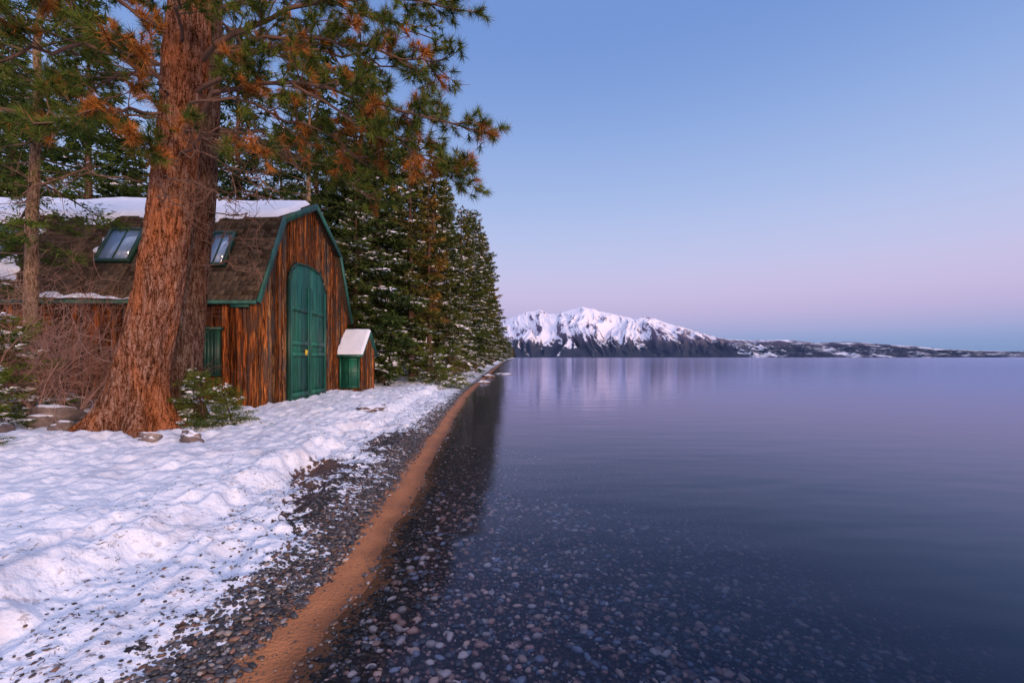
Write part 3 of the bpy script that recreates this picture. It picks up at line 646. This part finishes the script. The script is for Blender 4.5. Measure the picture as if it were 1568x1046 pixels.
def sp(x, a, n):
    x, a, n = np.broadcast_arrays(np.asarray(x, float), np.asarray(a, float), np.asarray(n, float))
    return np.stack([x, S0[1]+sd[1]*a+sn[1]*n, S0[2]+sd[2]*a+sn[2]*n], -1)
ll = SL/nc*1.25; th = R.uniform(.022, .036, N); a0 = O[:, 1]; a1 = np.minimum(O[:, 1]+ll, SL)
VV = np.stack([sp(O[:, 0], a0, th*0+.004), sp(O[:, 0]+Wd, a0, th*0+.004), sp(O[:, 0], a0, th), sp(O[:, 0]+Wd, a0, th), sp(O[:, 0], a1, th*0+.008), sp(O[:, 0]+Wd, a1, th*0+.008)], 1)
ff = np.array([[0, 1, 3, 2], [2, 3, 5, 4]]); ff3 = np.array([[0, 2, 4], [1, 5, 3]])
o8 = np.arange(N)[:, None, None]*6
Cc = np.array([.085, .058, .038])*R.uniform(.5, 1.5, (N, 1))+R.uniform(0, .02, (N, 1))
build('roof_shingles', [(VV.reshape(-1, 3), [(ff[None]+o8).reshape(-1, 4), (ff3[None]+o8).reshape(-1, 3)], 0, np.repeat(Cc, 6, 0))], [M_shing], parent=bh)
def obox(x0, x1, a0, a1, n0, n1):
    V = np.array([sp(x, a, n) for x in (x0, x1) for a in (a0, a1) for n in (n0, n1)])
    return V, box(0, 1, 0, 1, 0, 1)[1]
for k, (x0, x1, A0, A1) in enumerate([(-7.7, -7.12, 1.0, 2.1), (-10.3, -9.45, 1.1, 2.2), (-13.4, -12.5, 1.1, 2.2), (-16.4, -15.5, 1.1, 2.2)]):
    f = .06; pr = []
    for b in ((x0, x1, A0, A0+f), (x0, x1, A1-f, A1), (x0, x0+f, A0+f, A1-f), (x1-f, x1, A0+f, A1-f)):
        V, F = obox(b[0], b[1], b[2], b[3], .0, .14); pr.append((V, F, 0))
    V, F = obox((x0+x1)/2-.015, (x0+x1)/2+.015, A0+f, A1-f, .05, .12); pr.append((V, F, 0))
    V, F = obox(x0+f, x1-f, A0+f, A1-f, .03, .10); pr.append((V, F, 1))
    build('slope_window_%d' % (k+1), pr, [M_dgreen, M_glass], parent=bh)
xs_ = np.linspace(XB-.05, -6.12, 260); ys_ = np.linspace(12.05, 16.95, 90)
A_, B_ = np.meshgrid(xs_, ys_, indexing='ij')
edge = np.minimum(np.minimum((B_-12.05-(fbm(A_*1.3, B_*0, 3, 4)-.3)*.6), (16.95-B_)), np.minimum(-6.12-A_-(fbm(B_*1.5, A_*0, 2, 44))*.25, A_-XB+.05)); e = np.clip(edge/.16, 0, 1)**.5
Zs = gam(np.clip(B_, 12.25, 16.75))-.03+e*(.17+(fbm(A_*.9, B_*.9, 3, 14)-.5)*.12)-.05*(1-e)
Zs = np.where(edge <= 0, gam(B_)-.12, Zs)
pr = [(np.stack([A_, B_, Zs], -1).reshape(-1, 3), grid_faces(260, 90), 0)]
xs_ = np.linspace(XB, -8.6, 200); as_ = np.linspace(-.05, .5, 20); A_, B_ = np.meshgrid(xs_, as_, indexing='ij')
hN = np.clip(.22-B_-(fbm(A_*1.1, B_*0, 3, 24)-.35)*.9, 0, .25)
pr.append((sp(A_, B_, np.where(hN > 0, .03+np.sqrt(hN)*.25, -.03)).reshape(-1, 3), grid_faces(200, 20), 0))
xs_ = np.linspace(XB, -10.4, 220); as_ = np.linspace(.5, SL-.05, 60); A_, B_ = np.meshgrid(xs_, as_, indexing='ij')
hN = np.clip(fbm(A_*.8, B_*1.2, 4, 34)-.60, 0, .2)
pr.append((sp(A_, B_, np.where(hN > 0, .02+np.sqrt(hN)*.25, -.04)).reshape(-1, 3), grid_faces(220, 60), 0))
build('roof_snow', pr, [M_snow], True, bh)
DX = XF+.09
def leaf(pl, y0, y1, nm):
    pr = []; V, F = extr_x(pl, DX-.07, DX+.03); pr.append((V, F, 0))
    for z in (.55, 1.72, 2.05, 3.05):
        V, F = box(DX+.031, DX+.062, y0+.1, y1-.1, z, z+.12); pr.append((V, F, 0))
        V, F = box(DX+.0305, DX+.034, y0+.1, y1-.1, z-.03, z-.002); pr.append((V, F, 1))  # dark green strip as painted shade along the underside of each rail
    for yy in (y0, y1-.1):
        V, F = box(DX+.031, DX+.06, yy+.002, yy+.098, .45, 3.85); pr.append((V, F, 0))
    n = 5
    for i in range(1, n):
        yy = y0+(y1-y0)*i/n; V, F = box(DX+.0305, DX+.036, yy-.009, yy+.009, .46, 3.8); pr.append((V, F, 1))
    build(nm, pr, [M_green, M_dgreen], parent=bh)
leaf([(12.85, .42), (14.13, .42), (14.13, 4.47), (13.35, 4.40), (13.02, 4.18), (12.85, 3.85)], 12.85, 14.13, 'door_leaf_left')
leaf([(14.20, .42), (15.48, .42), (15.48, 3.85), (15.31, 4.18), (14.98, 4.40), (14.20, 4.47)], 14.20, 15.48, 'door_leaf_right')
pr = []
arc = [(12.80, .4), (12.80, 3.88), (12.98, 4.24), (13.31, 4.47), (14.165, 4.54), (15.02, 4.47), (15.35, 4.24), (15.53, 3.88), (15.53, .4)]
arc2 = [(12.85, .4), (12.85, 3.86), (13.02, 4.19), (13.34, 4.41), (14.165, 4.48), (14.99, 4.41), (15.31, 4.19), (15.48, 3.86), (15.48, .4)]
for i in range(8):
    V, F = extr_x([arc[i], arc[i+1], arc2[i+1], arc2[i]], DX-.07, DX+.05); pr.append((V, F, 0))
V, F = box(DX-.06, DX-.02, 14.131, 14.199, .42, 4.47); pr.append((V, F, 1))  # dark filler standing in for the shade between the door leaves
build('door_frame', pr, [M_dgreen, M_dark], parent=bh)
V, F = box(DX+.065, DX+.075, 13.78, 13.98, 1.76, 1.92); build('door_notice', [(V, F, 0)], [M_yellow], parent=bh)
pr = []
V, F = box(-7.72, -7.0, 10.90, 11.0, 1.25, 2.35); pr.append((V, F, 0))
for i in range(8):
    x0 = -7.68+i*.082; V, F = box(x0, x0+.06, 10.87, 10.898, 1.3, 2.3); pr.append((V, F, 0))
V, F = box(-7.78, -6.94, 10.86, 10.99, 2.352, 2.42); pr.append((V, F, 0))
build('shutter_window', pr, [M_dgreen], parent=bh)

sh = empty('storage_shed', (-6.1, 17.8, 0)); sh.rotation_euler = (0, 0, math.radians(1))
X0, X1, Y0, Y1 = -6.55, -5.65, 16.95, 18.7; YC = (Y0+Y1)/2
V, F = extr_x([(Y0+.06, .2), (Y0+.06, 1.85), (YC, 2.62), (Y1-.06, 1.85), (Y1-.06, .2)], X0, X1); pr = [(V, F, 0)]
build('shed_core', pr, [M_dark], parent=sh)
tp = lambda w: np.interp(w, [Y0, YC, Y1], [1.8, 2.6, 1.8])
build('shed_boards', boards(Y0+.04, Y1-.04, .3, tp, lambda w, b, z: np.stack([X1+b*.5, w, z], -1), 5)+boards(X0, X1, .3, lambda w: np.full(np.shape(w), 1.85), lambda w, b, z: np.stack([w, Y0+.06-b*.4, z], -1), 6), [M_wood], True, sh)
pr = []
for (a, b, c, d_) in [((Y0-.12, 1.72), (YC, 2.64), (YC, 2.72), (Y0-.15, 1.79)), ((YC, 2.64), (Y1+.12, 1.72), (Y1+.15, 1.79), (YC, 2.72))]:
    V, F = extr_x([a, b, c, d_], X0-.02, X1+.13); pr.append((V, F, 0))
V, F = box(X0-.02, X1+.13, Y0-.18, Y0-.152, 1.70, 1.79); pr.append((V, F, 0))
build('shed_roof', pr, [M_trim], parent=sh)
pr = []; V, F = box(X0+.12, X1-.04, Y0-.03, Y0+.01, .55, 1.68); pr.append((V, F, 0))
for xx in (X0+.12, (X0+X1)/2+.01, X1-.1):
    V, F = box(xx, xx+.06, Y0-.045, Y0-.0305, .56, 1.67); pr.append((V, F, 0))
for zz_ in (.57, 1.1, 1.6):
    V, F = box(X0+.185, X1-.105, Y0-.042, Y0-.031, zz_, zz_+.06); pr.append((V, F, 0))
build('shed_door', pr, [M_green], parent=sh)
A_, B_ = np.meshgrid(np.linspace(X0-.04, X1+.12, 40), np.linspace(Y0-.16, Y1+.14, 50), indexing='ij')
edge = np.minimum(np.minimum(B_-Y0+.16, Y1+.14-B_), np.minimum(A_-X0+.04, X1+.12-A_)); e = np.clip(edge/.1, 0, 1)**.5
Zs = np.interp(B_, [Y0-.15, YC, Y1+.15], [1.79, 2.72, 1.79])+.01+e*(.08+(fbm(A_*2, B_*2, 2, 3)-.5)*.05)
build('shed_snow', [(np.stack([A_, B_, Zs], -1).reshape(-1, 3), grid_faces(40, 50), 0)], [M_snow], True, sh)

# ------------------------------------------------------------------ world and light
w = bpy.data.worlds.new('World'); sc.world = w; w.use_nodes = True; nt = w.node_tree; nt.nodes.clear()
o = nt.nodes.new('ShaderNodeOutputWorld')
tc = nd(nt, 'ShaderNodeTexCoord').outputs['Generated']; sx = nd(nt, 'ShaderNodeSeparateXYZ', {0: tc})
def lin(r, g_, b_):
    f = lambda c: ((c/255+.055)/1.055)**2.4 if c > 10 else c/255/12.92
    return (f(r), f(g_), f(b_))
grad = ramp(nt, sx.outputs[2], [(0., lin(124, 150, 196)), (.025, lin(134, 158, 206)), (.05, lin(160, 168, 214)), (.085, lin(190, 178, 220)), (.13, lin(203, 191, 228)), (.2, lin(195, 199, 236)), (.3, lin(172, 193, 236)), (.44, lin(140, 170, 226)), (.58, lin(112, 148, 213)), (1., lin(120, 150, 212))], 'B_SPLINE')
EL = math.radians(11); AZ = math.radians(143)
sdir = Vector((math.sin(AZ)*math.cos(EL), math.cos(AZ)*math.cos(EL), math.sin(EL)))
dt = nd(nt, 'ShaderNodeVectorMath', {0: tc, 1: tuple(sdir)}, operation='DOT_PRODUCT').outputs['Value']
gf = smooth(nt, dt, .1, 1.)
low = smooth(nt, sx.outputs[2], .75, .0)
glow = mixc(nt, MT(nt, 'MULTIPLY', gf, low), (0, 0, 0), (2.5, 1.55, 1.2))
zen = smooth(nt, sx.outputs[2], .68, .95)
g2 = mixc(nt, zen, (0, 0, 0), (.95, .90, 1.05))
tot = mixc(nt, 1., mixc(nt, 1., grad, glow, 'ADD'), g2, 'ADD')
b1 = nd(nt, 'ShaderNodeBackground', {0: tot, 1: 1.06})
sky = nd(nt, 'ShaderNodeTexSky', sky_type='NISHITA', sun_disc=False, sun_elevation=EL, sun_rotation=AZ)
b2 = nd(nt, 'ShaderNodeBackground', {0: sky.outputs[0], 1: .05})
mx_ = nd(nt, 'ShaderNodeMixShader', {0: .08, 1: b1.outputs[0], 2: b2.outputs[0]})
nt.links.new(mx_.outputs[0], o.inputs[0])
l = bpy.data.lights.new('sun', 'SUN'); l.energy = 2.1; l.angle = math.radians(10); l.color = (1, .68, .46)
lo = bpy.data.objects.new('sun', l); sc.collection.objects.link(lo); lo.rotation_euler = sdir.to_track_quat('Z', 'Y').to_euler()

cam = bpy.data.cameras.new('camera'); cam.lens = 16; cam.sensor_width = 36; cam.shift_y = .0153; cam.clip_end = 20000; cam.clip_start = .05
co = bpy.data.objects.new('camera', cam); sc.collection.objects.link(co); co.location = (0, 0, 1.7); co.rotation_euler = (math.radians(90), 0, 0)
sc.camera = co
sc.view_settings.view_transform = 'Standard'; sc.view_settings.look = 'None'; sc.view_settings.exposure = 0
